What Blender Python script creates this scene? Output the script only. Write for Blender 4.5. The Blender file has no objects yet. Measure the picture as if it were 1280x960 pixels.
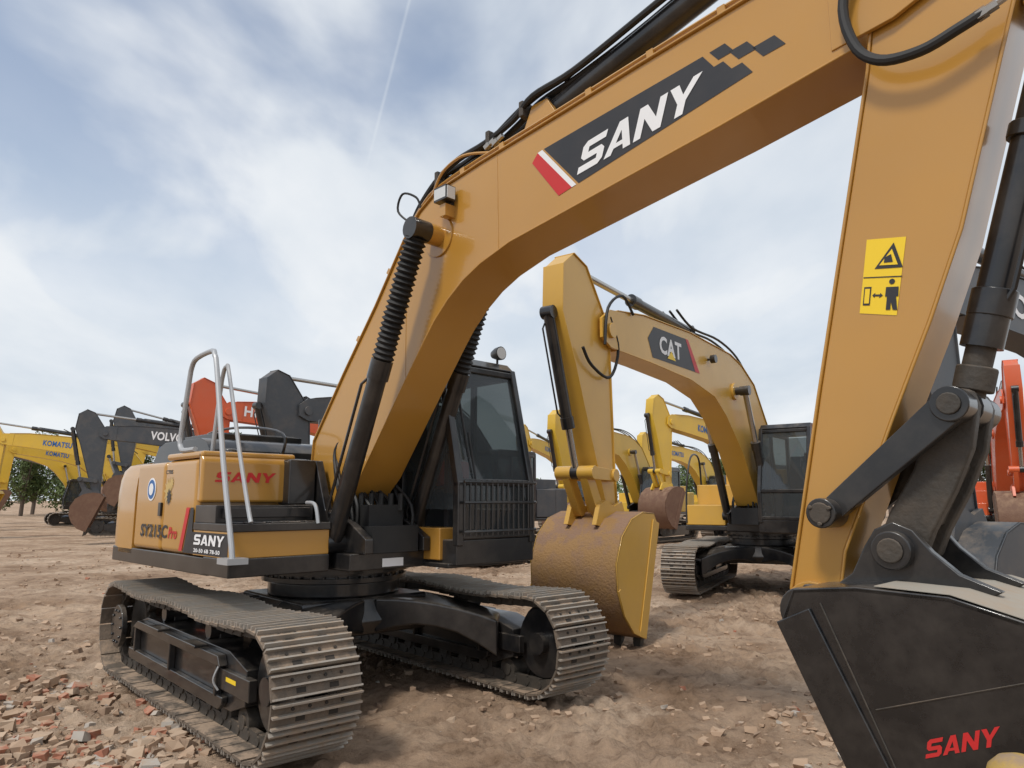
import bpy, math, random
from mathutils import Vector, Matrix, noise
random.seed(7)
scene=bpy.context.scene
scene.view_settings.view_transform='Standard'
scene.view_settings.look='None'
scene.view_settings.exposure=0
COL=scene.collection

# ------------------------------------------------------------ materials
def new_mat(name):
    m=bpy.data.materials.new(name); m.use_nodes=True
    nt=m.node_tree; b=nt.nodes['Principled BSDF']
    return m,nt,b
def N(nt,t,**k):
    n=nt.nodes.new(t)
    for a,v in k.items(): setattr(n,a,v)
    return n
def paint(name,col,rough=.4,dirt=.3,dust=(.36,.27,.19),metal=0.,coat=.0,bump=.0,scale=3.,spec=.5):
    m,nt,b=new_mat(name); L=nt.links.new
    tc=N(nt,'ShaderNodeTexCoord')
    n1=N(nt,'ShaderNodeTexNoise'); n1.inputs['Scale'].default_value=scale; n1.inputs['Detail'].default_value=7; n1.inputs['Roughness'].default_value=.68
    L(tc.outputs['Object'],n1.inputs['Vector'])
    r1=N(nt,'ShaderNodeMapRange'); r1.inputs[1].default_value=.43; r1.inputs[2].default_value=.72
    L(n1.outputs['Fac'],r1.inputs[0])
    geo=N(nt,'ShaderNodeNewGeometry'); sp=N(nt,'ShaderNodeSeparateXYZ'); L(geo.outputs['Normal'],sp.inputs[0])
    up=N(nt,'ShaderNodeMapRange'); up.inputs[1].default_value=.2; up.inputs[2].default_value=1.; up.inputs[3].default_value=.35; up.inputs[4].default_value=1.8
    L(sp.outputs['Z'],up.inputs[0])
    mu=N(nt,'ShaderNodeMath',operation='MULTIPLY'); L(r1.outputs[0],mu.inputs[0]); L(up.outputs[0],mu.inputs[1])
    mu2=N(nt,'ShaderNodeMath',operation='MULTIPLY',use_clamp=True); L(mu.outputs[0],mu2.inputs[0]); mu2.inputs[1].default_value=dirt
    n2=N(nt,'ShaderNodeTexNoise'); n2.inputs['Scale'].default_value=.9; n2.inputs['Detail'].default_value=3
    L(tc.outputs['Object'],n2.inputs['Vector'])
    hsv=N(nt,'ShaderNodeHueSaturation'); hsv.inputs['Color'].default_value=(*col,1)
    vr=N(nt,'ShaderNodeMapRange'); vr.inputs[3].default_value=.86; vr.inputs[4].default_value=1.14
    L(n2.outputs['Fac'],vr.inputs[0]); L(vr.outputs[0],hsv.inputs['Value'])
    mx=N(nt,'ShaderNodeMixRGB'); L(mu2.outputs[0],mx.inputs[0]); L(hsv.outputs[0],mx.inputs[1]); mx.inputs[2].default_value=(*dust,1)
    L(mx.outputs[0],b.inputs['Base Color'])
    rr=N(nt,'ShaderNodeMapRange'); rr.inputs[3].default_value=rough; rr.inputs[4].default_value=min(1,rough+.4)
    L(mu2.outputs[0],rr.inputs[0]); L(rr.outputs[0],b.inputs['Roughness'])
    b.inputs['Metallic'].default_value=metal
    b.inputs['Specular IOR Level'].default_value=spec
    b.inputs['Coat Weight'].default_value=coat
    b.inputs['Coat Roughness'].default_value=.08
    if bump>0:
        n3=N(nt,'ShaderNodeTexNoise'); n3.inputs['Scale'].default_value=40; n3.inputs['Detail'].default_value=4
        L(tc.outputs['Object'],n3.inputs['Vector'])
        bp=N(nt,'ShaderNodeBump'); bp.inputs['Strength'].default_value=bump; bp.inputs['Distance'].default_value=.01
        L(n3.outputs['Fac'],bp.inputs['Height']); L(bp.outputs[0],b.inputs['Normal'])
    return m
MAT={}
def mk(k,*a,**kw): MAT[k]=paint(k,*a,**kw); return MAT[k]
mk('ochre_paint',(.475,.238,.038),.28,.26,(.38,.24,.11),coat=.7)
mk('yellow_paint',(.62,.355,.055),.36,.42,(.42,.28,.14),coat=.3)
mk('bright_yellow_paint',(.68,.43,.04),.40,.4,(.42,.30,.16),coat=.2)
mk('dirty_yellow_paint',(.42,.27,.06),.6,1.2,(.30,.21,.13),bump=.4,scale=9)
mk('orange_paint',(.62,.10,.025),.40,.3,coat=.2)
mk('grey_paint',(.055,.061,.069),.45,.4)
mk('black_paint',(.011,.011,.012),.28,.46,(.20,.165,.13),coat=.35)
mk('black_bucket_paint',(.006,.006,.007),.26,.75,(.10,.082,.066),coat=.6,scale=4.5)
mk('black_rubber',(.012,.012,.012),.6,.25,(.12,.10,.085))
mk('slot_dark',(.03,.025,.02),.8,.3,(.12,.09,.07))
mk('dark_steel',(.045,.038,.03),.6,.8,(.18,.13,.09),bump=.4,scale=5)
mk('track_steel',(.12,.095,.072),.6,1.2,(.34,.245,.17),bump=.6,scale=6)
mk('worn_steel',(.36,.325,.28),.42,1.0,(.38,.285,.20),metal=.25,bump=.3,scale=8)
mk('bare_steel',(.45,.44,.42),.25,.2,metal=.9)
mk('grey_rail',(.42,.43,.44),.35,.2,metal=.3)
mk('brown_steel',(.15,.078,.048),.75,.9,(.28,.18,.115),bump=.8,scale=6)
mk('muddy_yellow',(.30,.17,.065),.75,2.2,(.26,.16,.105),bump=1.0,scale=4.5)
mk('dusty_top',(.34,.31,.26),.7,.6)
mk('white_decal',(.8,.8,.8),.5,.12)
mk('black_decal',(.022,.022,.025),.45,.12)
mk('red_decal',(.55,.02,.02),.45,.12)
mk('yellow_decal',(.85,.58,.02),.45,.05)
mk('gold_decal',(.55,.38,.12),.4,.1)
mk('blue_decal',(.02,.12,.35),.45,.05)
mk('lamp_lens',(.6,.62,.62),.1,.1)
mk('seat_cloth',(.03,.03,.035),.8,.1)
mk('red_cloth',(.5,.03,.02),.8,.1)
def glass(name,tint,alpha):
    m,nt,b=new_mat(name); L=nt.links.new
    out=[n for n in nt.nodes if n.type=='OUTPUT_MATERIAL'][0]
    b.inputs['Base Color'].default_value=(*tint,1); b.inputs['Roughness'].default_value=.03; b.inputs['Specular IOR Level'].default_value=.9
    tr=N(nt,'ShaderNodeBsdfTransparent'); tr.inputs[0].default_value=(.50,.55,.54,1)
    mx=N(nt,'ShaderNodeMixShader'); mx.inputs[0].default_value=alpha
    L(tr.outputs[0],mx.inputs[1]); L(b.outputs[0],mx.inputs[2]); L(mx.outputs[0],out.inputs[0])
    return m
MAT['cab_glass']=glass('cab_glass',(.08,.09,.095),.5)

# ------------------------------------------------------------ mesh builder
class MB:
    def __init__(s): s.v=[];s.f=[];s.m=[]
    def add(s,vs,fs,mi=0):
        o=len(s.v); s.v+= [tuple(v) for v in vs]; s.f+=[tuple(i+o for i in f) for f in fs]; s.m+=[mi]*len(fs)
    def obox(s,c,ax,ay,az,h,mi=0):
        c=Vector(c);ax=Vector(ax).normalized()*h[0];ay=Vector(ay).normalized()*h[1];az=Vector(az).normalized()*h[2]
        vs=[c+ax*i+ay*j+az*k for i in(-1,1) for j in(-1,1) for k in(-1,1)]
        s.add(vs,[(0,1,3,2),(4,6,7,5),(0,4,5,1),(2,3,7,6),(0,2,6,4),(1,5,7,3)],mi)
    def box(s,x0,x1,y0,y1,z0,z1,mi=0):
        s.obox(((x0+x1)/2,(y0+y1)/2,(z0+z1)/2),(1,0,0),(0,1,0),(0,0,1),(abs(x1-x0)/2,abs(y1-y0)/2,abs(z1-z0)/2),mi)
    def prism(s,p,y0,y1,mi=0):
        n=len(p)
        ar=sum(p[i][0]*p[(i+1)%n][1]-p[(i+1)%n][0]*p[i][1] for i in range(n))
        if ar<0: p=p[::-1]
        vs=[(a,y0,b) for a,b in p]+[(a,y1,b) for a,b in p]
        fs=[tuple(range(n)),tuple(range(2*n-1,n-1,-1))]
        fs+=[(i,i+n,(i+1)%n+n,(i+1)%n) for i in range(n)]
        s.add(vs,fs,mi)
    def plate(s,pts,th,y0,y1,mi=0):
        n=len(pts);P=[Vector((a,b)) for a,b in pts];Q=[]
        for i in range(n):
            t=(P[min(i+1,n-1)]-P[max(i-1,0)]).normalized(); Q.append(P[i]+Vector((-t.y,t.x))*th)
        vs=[]
        for a,b in zip(P,Q): vs+=[(a.x,y0,a.y),(a.x,y1,a.y),(b.x,y1,b.y),(b.x,y0,b.y)]
        fs=[(3,2,1,0),(4*n-4,4*n-3,4*n-2,4*n-1)]
        for i in range(n-1):
            o=4*i
            for k in range(4): fs.append((o+k,o+(k+1)%4,o+4+(k+1)%4,o+4+k))
        s.add(vs,fs,mi)
    def chain(s,p0,p1,tr,n=16,mi=0):
        p0=Vector(p0);p1=Vector(p1);d=(p1-p0); L=d.length; d=d/L
        a=d.orthogonal().normalized(); b=d.cross(a)
        vs=[]
        for t,r in tr:
            c=p0+d*(t*L)
            for k in range(n):
                w=2*math.pi*k/n; vs.append(c+a*math.cos(w)*r+b*math.sin(w)*r)
        fs=[]
        for i in range(len(tr)-1):
            for k in range(n): fs.append((i*n+k,i*n+(k+1)%n,(i+1)*n+(k+1)%n,(i+1)*n+k))
        fs.append(tuple(range(n-1,-1,-1))); m=(len(tr)-1)*n; fs.append(tuple(range(m,m+n)))
        s.add(vs,fs,mi)
    def cyl(s,p0,p1,r0,r1=None,n=16,mi=0): s.chain(p0,p1,[(0,r0),(1,r0 if r1 is None else r1)],n,mi)
    def tube(s,pts,r,n=8,mi=0,sub=5):
        P=[Vector(p) for p in pts]
        if sub>1 and len(P)>2:
            Q=[]
            for i in range(len(P)-1):
                a=P[max(i-1,0)];b=P[i];c=P[i+1];d=P[min(i+2,len(P)-1)]
                for k in range(sub):
                    t=k/sub
                    Q.append(.5*((2*b)+(c-a)*t+(2*a-5*b+4*c-d)*t*t+(3*b-a-3*c+d)*t**3))
            Q.append(P[-1]);P=Q
        vs=[];pa=None
        for i in range(len(P)):
            t=(P[min(i+1,len(P)-1)]-P[max(i-1,0)]).normalized()
            if pa is None: pa=t.orthogonal().normalized()
            pa=(pa-t*pa.dot(t)).normalized(); pb=t.cross(pa)
            for k in range(n):
                w=2*math.pi*k/n; vs.append(P[i]+pa*math.cos(w)*r+pb*math.sin(w)*r)
        fs=[]
        for i in range(len(P)-1):
            for k in range(n): fs.append((i*n+k,i*n+(k+1)%n,(i+1)*n+(k+1)%n,(i+1)*n+k))
        fs.append(tuple(range(n-1,-1,-1))); m=(len(P)-1)*n; fs.append(tuple(range(m,m+n)))
        s.add(vs,fs,mi)
    def obj(s,name,mats,parent=None,bevel=0,rz=0,label=None,smooth=True):
        me=bpy.data.meshes.new(name); me.from_pydata(s.v,[],s.f)
        for k in mats: me.materials.append(MAT[k] if isinstance(k,str) else k)
        me.polygons.foreach_set('material_index',s.m)
        if smooth:
            me.polygons.foreach_set('use_smooth',[True]*len(s.f)); me.set_sharp_from_angle(angle=math.radians(32))
        me.update()
        o=bpy.data.objects.new(name,me); COL.objects.link(o)
        if parent is not None: o.parent=parent
        if rz: o.rotation_euler[2]=rz
        if bevel:
            md=o.modifiers.new('bevel','BEVEL'); md.width=bevel; md.segments=3 if bevel>.02 else 2; md.limit_method='ANGLE'; md.angle_limit=math.radians(35)
            md.harden_normals=True
        if label: o['label']=label
        return o

_tc={}
def text_data(body):
    if body in _tc: return _tc[body]
    cu=bpy.data.curves.new('t','FONT'); cu.body=body; cu.offset=.03; cu.resolution_u=3; cu.space_character=1.06
    ob=bpy.data.objects.new('t',cu); COL.objects.link(ob)
    bpy.context.view_layer.update()
    me=ob.to_mesh(); vs=[v.co.copy() for v in me.vertices]; fs=[tuple(p.vertices) for p in me.polygons]
    ob.to_mesh_clear(); bpy.data.objects.remove(ob); bpy.data.curves.remove(cu)
    _tc[body]=(vs,fs); return _tc[body]
def text(body,o,u,v,mat,parent,name='lettering',mb=None):
    vs,fs=text_data(body)
    x0=min(a.x for a in vs);x1=max(a.x for a in vs);y0=min(a.y for a in vs);y1=max(a.y for a in vs)
    o=Vector(o);u=Vector(u);v=Vector(v)
    P=[o+u*((a.x-x0)/(x1-x0))+v*((a.y-y0)/(y1-y0)) for a in vs]
    m=MB(); m.add(P,fs); return m.obj(name,[mat],parent,smooth=False)
# blocky maker lettering drawn on a 0..1 x 0..1 cell per letter
def blocky(word,o,u,v,mat,parent,gap=.12):
    G={'S':[[(0,0),(.84,0),(1,.14),(1,.46),(.85,.6),(.30,.6),(.30,.77),(.98,.77),(1,1),(.18,1),(.02,.87),(.02,.52),(.18,.38),(.72,.38),(.72,.23),(0,.23)]],
       'A':[[(-.02,0),(.26,0),(.5,.68),(.5,1),(.34,1)],[(.5,.68),(.74,0),(1.02,0),(.66,1),(.5,1)],[(.3235,.18),(.6765,.18),(.6235,.33),(.3765,.33)]],
       'N':[[(0,0),(.27,0),(.27,.58),(.72,0),(1,0),(1,1),(.73,1),(.73,.43),(.28,1),(0,1)]],
       'Y':[[(.36,0),(.64,0),(.64,.4),(1.04,1),(.74,1),(.50,.62),(.27,1),(-.04,1),(.36,.4)]]}
    n=len(word); o=Vector(o);u=Vector(u);v=Vector(v); cw=1/(n+gap*(n-1)); m=MB()
    for i,ch in enumerate(word):
        for g in G[ch]:
            m.add([o+u*((i*(1+gap)+a)*cw)+v*b for a,b in g],[tuple(range(len(g)))])
    return m.obj('lettering',[mat],parent,smooth=False)
def empty(name,loc,yaw,label,category,group=None):
    e=bpy.data.objects.new(name,None); COL.objects.link(e); e.location=loc; e.rotation_euler[2]=yaw
    e.empty_display_size=.5; e['label']=label; e['category']=category
    if group: e['group']=group
    return e
def poly(pts,mat,parent,name='decal'):
    m=MB(); m.add(pts,[tuple(range(len(pts)))]); return m.obj(name,[mat],parent,smooth=False)

# ------------------------------------------------------------ crawler track
def track_pt(s,cx,R,zc,per):
    s%=per
    if s<2*cx:
        t=s/(2*cx); return (-cx+s, zc+R-.035*math.sin(math.pi*t*2)**2, 0)
    s-=2*cx
    if s<math.pi*R:
        a=s/R; return (cx+R*math.sin(a), zc+R*math.cos(a), a)
    s-=math.pi*R
    if s<2*cx: return (cx-s, zc-R, math.pi)
    s-=2*cx; a=s/R
    return (-cx-R*math.sin(a), zc-R*math.cos(a), math.pi+a)
def build_track(root,yc,rz,cx=1.68,R=.385,w=.3,detail=True,steel='track_steel'):
    zc=R+.045; per=4*cx+2*math.pi*R; n=round(per/(.158 if detail else .18)); m=MB(); p=per/n
    for i in range(n):
        x,z,a=track_pt((i+.5)*p,cx,R,zc,per)
        T=Vector((math.cos(a),0,-math.sin(a))); Nn=Vector((math.sin(a),0,math.cos(a))); Y=Vector((0,1,0))
        c=Vector((x,yc,z))
        j=random.uniform(-.003,.003); jy=random.uniform(-.005,.005)
        c.y+=jy
        m.obox(c+Nn*j,T,Y,Nn,(p*.46,w,.009),0)
        if detail:
            for k in (-.43,-.02,.40): m.obox(c+T*(k*p)+Nn*(.022+j),T,Y,Nn,(.006,w-.004,.016),3)
            for yy in (-.11,.11):
                m.obox(c+Y*yy+T*(.19*p)+Nn*(.0105+j),T,Y,Nn,(.015,.030,.002),2)
                m.obox(c+Y*yy-Nn*.05,T,Y,Nn,(p*.47,.022,.042),1)
                m.cyl(c+Y*(yy-.03)-Nn*.05+T*(p*.5),c+Y*(yy+.03)-Nn*.05+T*(p*.5),.03,n=8,mi=1)
                for q in (-.055,.055): m.cyl(c+Y*(yy+q)-T*(.22*p)+Nn*(.008+j),c+Y*(yy+q)-T*(.22*p)+Nn*(.018+j),.011,n=6,mi=2)
        else:
            m.obox(c+Nn*.025,T,Y,Nn,(.012,w,.018),3)
            m.obox(c-Nn*.05,T,Y,Nn,(p*.48,.13,.04),1)
    tr=m.obj('crawler_track',[steel,'dark_steel','slot_dark','worn_steel'],root,rz=rz)
    sg=1 if yc>0 else -1
    f=MB()
    zt=zc+.16
    f.prism([(-cx+.35,.20),(cx-.55,.20),(cx-.3,.28),(cx-.3,zt-.08),(cx-.62,zt),(-cx+.75,zt),(-cx+.35,zt-.1)],yc-.17,yc+.17)
    if detail:
        for s_ in (-1,1):
            y0,y1=sorted((yc+s_*.17,yc+s_*.215))
            f.prism([(-1.25,.20),(1.0,.20),(1.08,.25),(1.08,.29),(-1.30,.29),(-1.30,.23)],y0,y1)
            y0,y1=sorted((yc+s_*.17,yc+s_*.235))
            f.prism([(-1.15,zt-.10),(1.05,zt-.10),(1.0,zt-.03),(-1.0,zt-.03)],y0,y1)
            y0,y1=sorted((yc+s_*.172,yc+s_*.225))
            for xx in (-1.1,-.1,.95): f.box(xx-.018,xx+.018,y0,y1,.28,zt-.09)
        f.box(cx-.75,cx-.18,yc-.20,yc-.14,.33,.47); f.box(cx-.75,cx-.18,yc+.14,yc+.20,.33,.47)
        for xx in (-.6,.5): f.box(xx-.06,xx+.06,yc-.06,yc+.06,zt,zt+.1)
        for xx in (-.55,.35): f.box(xx,xx+.28,yc+sg*.17,yc+sg*.27,zt-.035,zt-.012)
        f.cyl((-cx,yc-.19,zc),(-cx,yc+sg*.24,zc),.2,n=20)
        for k in range(10):
            a=k*.628; f.cyl((-cx+.15*math.cos(a),yc+sg*.24,zc+.15*math.sin(a)),(-cx+.15*math.cos(a),yc+sg*.255,zc+.15*math.sin(a)),.016,n=6)
    f.obj('track_frame',['black_paint'],tr,bevel=.012)
    if detail:
        y=yc+sg*.2015
        poly([(1.10,y,.40),(1.28,y,.40),(1.28,y,.43),(1.10,y,.43)],'yellow_decal',tr,'warning_strip')
        m=MB()
        m.tube([(1.02,y+sg*.02,.50),(1.0,y+sg*.05,.40),(1.02,y+sg*.02,.33)],.008,6)
        m.obj('grab_handle',['grey_rail'],tr)
    idl=MB(); idl.chain((cx,yc-.1,zc),(cx,yc+.1,zc),[(0,.2),(0,R-.1),(.2,R-.1),(.25,R-.06),(.75,R-.06),(.8,R-.1),(1,R-.1),(1,.2)],28)
    idl.cyl((cx,yc-.17,zc),(cx,yc+.17,zc),.09,n=16); idl.obj('idler_wheel',['black_paint'],tr)
    sp=MB(); sp.cyl((-cx,yc-.04,zc),(-cx,yc+.04,zc),R-.12,n=28)
    for k in range(21):
        a=2*math.pi*k/21; d=Vector((math.cos(a),0,math.sin(a)))
        sp.obox(Vector((-cx,yc,zc))+d*(R-.1),d,(0,1,0),d.cross(Vector((0,1,0))),(.055,.03,.022))
    sp.obj('drive_sprocket',['dark_steel'],tr)
    if detail:
        for k in range(9):
            x=-cx+.42+k*(2*cx-.84)/8; r=MB()
            r.chain((x,yc-.14,.155),(x,yc+.14,.155),[(0,.05),(.05,.05),(.05,.095),(.3,.095),(.32,.075),(.68,.075),(.7,.095),(.95,.095),(.95,.05),(1,.05)],14)
            r.obj('track_roller',['dark_steel'],tr)
        for x in (-.6,.5):
            r=MB(); r.cyl((x,yc-.13,zc+R-.16),(x,yc+.13,zc+R-.16),.065); r.obj('carrier_roller',['black_paint'],tr)
    return tr
def build_undercarriage(root,rz,detail=True,mat='black_paint'):
    c=MB()
    c.prism([(-.62,.48),(.62,.48),(.7,.6),(.62,.80),(-.62,.80),(-.7,.6)],-.62,.62)
    c.cyl((0,0,.80),(0,0,.93),.60,n=40)
    for sx in (-1,1):
        for sy in (-1,1):
            a=Vector((sx*.40,sy*.30,0)); b=Vector((sx*1.15,sy*1.06,0)); d=(b-a).normalized(); q=Vector((-d.y,d.x,0))
            vs=[]; ST=6
            for i in range(ST+1):
                t=i/ST; P=a.lerp(b,t); hw=.36-.14*t; z1=.79-.20*t*t; z0=.50-.22*t*t+.10*math.sin(math.pi*t)
                z0=min(z0,z1-.2)
                vs+=[P-q*hw+Vector((0,0,z0)),P+q*hw+Vector((0,0,z0)),P+q*hw+Vector((0,0,z1)),P-q*hw+Vector((0,0,z1))]
            o=4*ST; fs=[(0,1,2,3),(o+3,o+2,o+1,o)]
            for i in range(0,o,4):
                for k in range(4): fs.append((i+k,i+4+k,i+4+(k+1)%4,i+(k+1)%4))
            c.add(vs,fs)
    o=c.obj('undercarriage_frame',[mat],root,bevel=.02,rz=rz)
    s=MB(); s.chain((0,0,.93),(0,0,1.06),[(0,.66),(.3,.66),(.32,.60),(.6,.60),(.62,.7),(1,.7)],48)
    for k in range(36):
        a=2*math.pi*k/36; s.cyl((.63*math.cos(a),.63*math.sin(a),.965),(.63*math.cos(a),.63*math.sin(a),.985),.014,n=6)
    s.obj('slewing_ring',['black_paint'],root)
    return o

# ------------------------------------------------------------ cab
def beam(m,pts,hw,hy,mi=0):
    for a,b in zip(pts[:-1],pts[1:]):
        a=Vector(a);b=Vector(b);d=b-a
        az=d.normalized(); ay=Vector((0,1,0)) if abs(az.y)<.9 else Vector((1,0,0)); ax=ay.cross(az)
        m.obox((a+b)/2,ax,ay,az,(hw,hy,d.length/2+hw*.6),mi)
def build_cab(root,frame='black_paint',panel='black_paint',guard=False,xf=1.33,y0=.38,y1=1.34,full=True):
    m=MB(); xb=xf-1.9
    m.box(xb,xf-.02,y0,y1,1.08,1.30,1)
    m.prism([(xb,2.88),(xf-.32,2.88),(xf-.27,2.92),(xf-.36,3.0),(xb+.05,3.0),(xb,2.96)],y0+.01,y1-.01)
    fr=[(xf-.04,1.27),(xf-.04,1.78),(xf-.30,2.90)]
    for y in (y0+.03,y1-.03):
        beam(m,[(a,y,b) for a,b in fr],.04,.034)
        beam(m,[(xb+.04,y,1.2),(xb+.04,y,2.92)],.04,.03)
        beam(m,[(xf-.85,y,1.2),(xf-.85,y,2.92)],.03,.028)
        beam(m,[(xb+.03,y,2.86),(xf-.3,y,2.86)],.035,.03)
        beam(m,[(xb+.03,y,1.80),(xf-.85,y,1.80)],.03,.025)
    for x,z in ((xf-.04,1.33),(xf-.05,1.80),(xf-.29,2.87),(xb+.04,1.85)):
        beam(m,[(x,y0+.03,z),(x,y1-.03,z)],.03,.03)
    for y in (y0+.025,y1-.025):
        m.box(xb+.04,xf-.85,y-.018,y+.018,1.28,1.8,1)
    m.box(xb+.02,xb+.05,y0+.03,y1-.03,1.28,1.85,1)
    m.box(xf-.85,xf-.1,y1-.045,y1-.02,1.28,1.55,1)
    m.box(xf-1.35,xf-.85,y0+.28,y1-.25,1.3,1.75,2); m.obox((xf-1.38,(y0+y1)/2,2.08),(1,0,.18),(0,1,0),(-.18,0,1),(.07,.24,.38),2)
    m.box(xf-1.2,xf-.75,y0+.08,y0+.22,1.3,1.92,2); m.box(xf-1.2,xf-.75,y1-.22,y1-.1,1.3,1.92,2)
    m.box(xf-.45,xf-.38,y0+.2,y0+.3,1.3,2.1,2)
    cab=m.obj('cab',[frame,panel,'seat_cloth'],root,bevel=.014)
    def pane(nm,vs):
        g=MB(); g.add(vs,[(0,1,2,3)]); g.obj(nm,['cab_glass'],cab,smooth=False)
    pane('windscreen',[(xf-.05,y0+.05,1.83),(xf-.05,y1-.05,1.83),(xf-.285,y1-.05,2.86),(xf-.285,y0+.05,2.86)])
    pane('lower_windscreen',[(xf-.035,y0+.05,1.35),(xf-.035,y1-.05,1.35),(xf-.035,y1-.05,1.78),(xf-.035,y0+.05,1.78)])
    for y in (y0+.03,y1-.03):
        pane('side_window',[(xf-.83,y,1.56),(xf-.07,y,1.56),(xf-.3,y,2.86),(xf-.83,y,2.86)])
        pane('side_window',[(xb+.08,y,1.82),(xf-.88,y,1.82),(xf-.88,y,2.86),(xb+.08,y,2.86)])
    pane('rear_window',[(xb+.04,y0+.06,1.88),(xb+.04,y1-.06,1.88),(xb+.04,y1-.06,2.86),(xb+.04,y0+.06,2.86)])
    if guard:
        g=MB(); x=xf+.045
        for z in (1.37,1.62,1.80): g.tube([(x,y0+.02,z),(x,y1-.04,z),(x-.05,y1+.02,z),(x-.55,y1+.02,z)],.013,6,sub=1)
        y=y0+.03
        while y<y1-.02:
            g.cyl((x,y,1.33),(x,y,1.82),.008,n=6); y+=.066
        xx=x-.1
        while xx>x-.6: g.cyl((xx,y1+.02,1.33),(xx,y1+.02,1.82),.008,n=6); xx-=.09
        g.obj('window_guard',['black_paint'],cab)
        w=MB(); w.tube([(xf-.03,y0+.22,1.83),(xf-.11,y0+.20,2.25)],.010,6,sub=1); w.tube([(xf-.055,y0+.16,2.02),(xf-.175,y0+.14,2.55)],.012,6,sub=1); w.obj('windscreen_wiper',['black_rubber'],cab)
        v=MB(); v.box(xf-.85,xf-.62,y0+.3,y1-.28,1.78,2.02); v.obj('safety_vest',['red_cloth'],cab,bevel=.03)
        l=MB(); l.cyl((xf-.4,y1-.12,3.0),(xf-.4,y1-.12,3.07),.012); l.chain((xf-.46,y1-.12,3.11),(xf-.34,y1-.12,3.11),[(0,.04),(.5,.065),(.9,.07),(1,.07)],14); l.cyl((xf-.342,y1-.12,3.11),(xf-.335,y1-.12,3.11),.06,mi=1)
        l.obj('work_light',['black_paint','lamp_lens'],cab)
    return cab

# ------------------------------------------------------------ generic hydraulic cylinder
def hyd(root,p0,p1,rb,rr,split=.6,bellows=False,name='hydraulic_cylinder',mat='black_paint',rod='bare_steel'):
    m=MB(); p0=Vector(p0);p1=Vector(p1); a=p0.lerp(p1,split)
    m.chain(p0,a,[(0,rb*1.05),(.02,rb*1.05),(.05,rb),(.9,rb),(.9,rb*1.18),(1,rb*1.18)],18,0)
    if bellows:
        n=46; tr=[]
        for i in range(n): tr.append((i/(n-1), rb*(1.22 if i%2 else .92)*random.uniform(.96,1.04)))
        m.chain(a,a.lerp(p1,.94),tr,18,2); m.cyl(a.lerp(p1,.93),p1,rb*.8,mi=0)
    else: m.cyl(a,p1,rr,mi=1)
    for p in (p0,p1): m.cyl(p-Vector((0,rb*1.1,0)),p+Vector((0,rb*1.1,0)),rb*1.15,mi=0)
    d=(p1-p0).normalized(); off=Vector((0,-rb*.75,0))+d.cross(Vector((0,1,0)))*rb*.95
    m.tube([p0.lerp(p1,.06)+off*.8,p0.lerp(p1,.09)+off*1.25,p0.lerp(p1,split*.85)+off*1.25,p0.lerp(p1,split*.9)+off*.7],rb*.17,6,mi=0,sub=1)
    return m.obj(name,[mat,rod,'black_rubber'],root)

def rot2(p,c,a):
    x=p[0]-c[0];z=p[1]-c[1];ca=math.cos(a);sa=math.sin(a)
    return (c[0]+x*ca-z*sa, c[1]+x*sa+z*ca)
def box_beam(root,name,mat,top,bot,hw,bevel=.008,flange=.02):
    m=MB()
    m.prism(top+bot[::-1],-hw,hw)
    m.plate(top,.016,-hw-flange,hw+flange)
    m.plate([(a,b) for a,b in bot],-.016,-hw-flange,hw+flange)
    return m.obj(name,[mat],root,bevel=bevel)
def pin(root,x,z,hw,r,mat='black_paint',n=20,name='pivot_pin'):
    m=MB(); m.cyl((x,-hw,z),(x,hw,z),r,n=n); return m.obj(name,[mat],root,bevel=.005)

def build_bucket(root,outer,hw,mat,lip,teeth=5,name='bucket',sidecut=True,tmat='dark_steel',side=None):
    m=MB()
    m.plate(outer,-.025,-hw,hw,0)
    for sy in (-1,1):
        y=sy*hw
        m.prism(outer,min(y,y-sy*.025),max(y,y-sy*.025),1 if side else 0)
        if sidecut:
            a=Vector(outer[0]);b=Vector(outer[-1]);d=(b-a).normalized();nn=Vector((-d.y,d.x))
            cx=sum(p[0] for p in outer)/len(outer);cz=sum(p[1] for p in outer)/len(outer)
            if (Vector((cx,cz))-a).dot(nn)<0: nn=-nn
            q=[a-nn*.02,b-nn*.02,b+nn*.15,a+nn*.15]
            m.prism([(v.x,v.y) for v in q],min(y,y+sy*.016),max(y,y+sy*.016),1 if side else 0)
            m.plate(outer[-4:],-.06,min(y,y+sy*.014),max(y,y+sy*.014),1 if side else 0)
    b=m.obj(name,[mat]+([side] if side else []),root,bevel=.006)
    e=Vector(outer[-1]);d=(Vector(outer[-1])-Vector(outer[0])).normalized()
    for k in range(teeth):
        y=-hw+.08+k*(2*hw-.16)/(teeth-1); t=MB()
        q=Vector((d.x,0,d.y));c=Vector((e.x,y,e.y))
        up=q.cross(Vector((0,1,0)))
        vs=[]
        for s,hy,hz in ((-.12,.05,.05),(.02,.05,.045),(.17,.035,.008)):
            vs+=[c+q*s+Vector((0,1,0))*(i*hy)+up*(j*hz) for i,j in((-1,-1),(1,-1),(1,1),(-1,1))]
        fs=[(0,1,2,3),(11,10,9,8)]
        for i in (0,4):
            for kk in range(4): fs.append((i+kk,i+4+kk,i+4+(kk+1)%4,i+(kk+1)%4))
        t.add(vs,fs); t.obj('bucket_tooth',[tmat],b)
    return b

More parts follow.
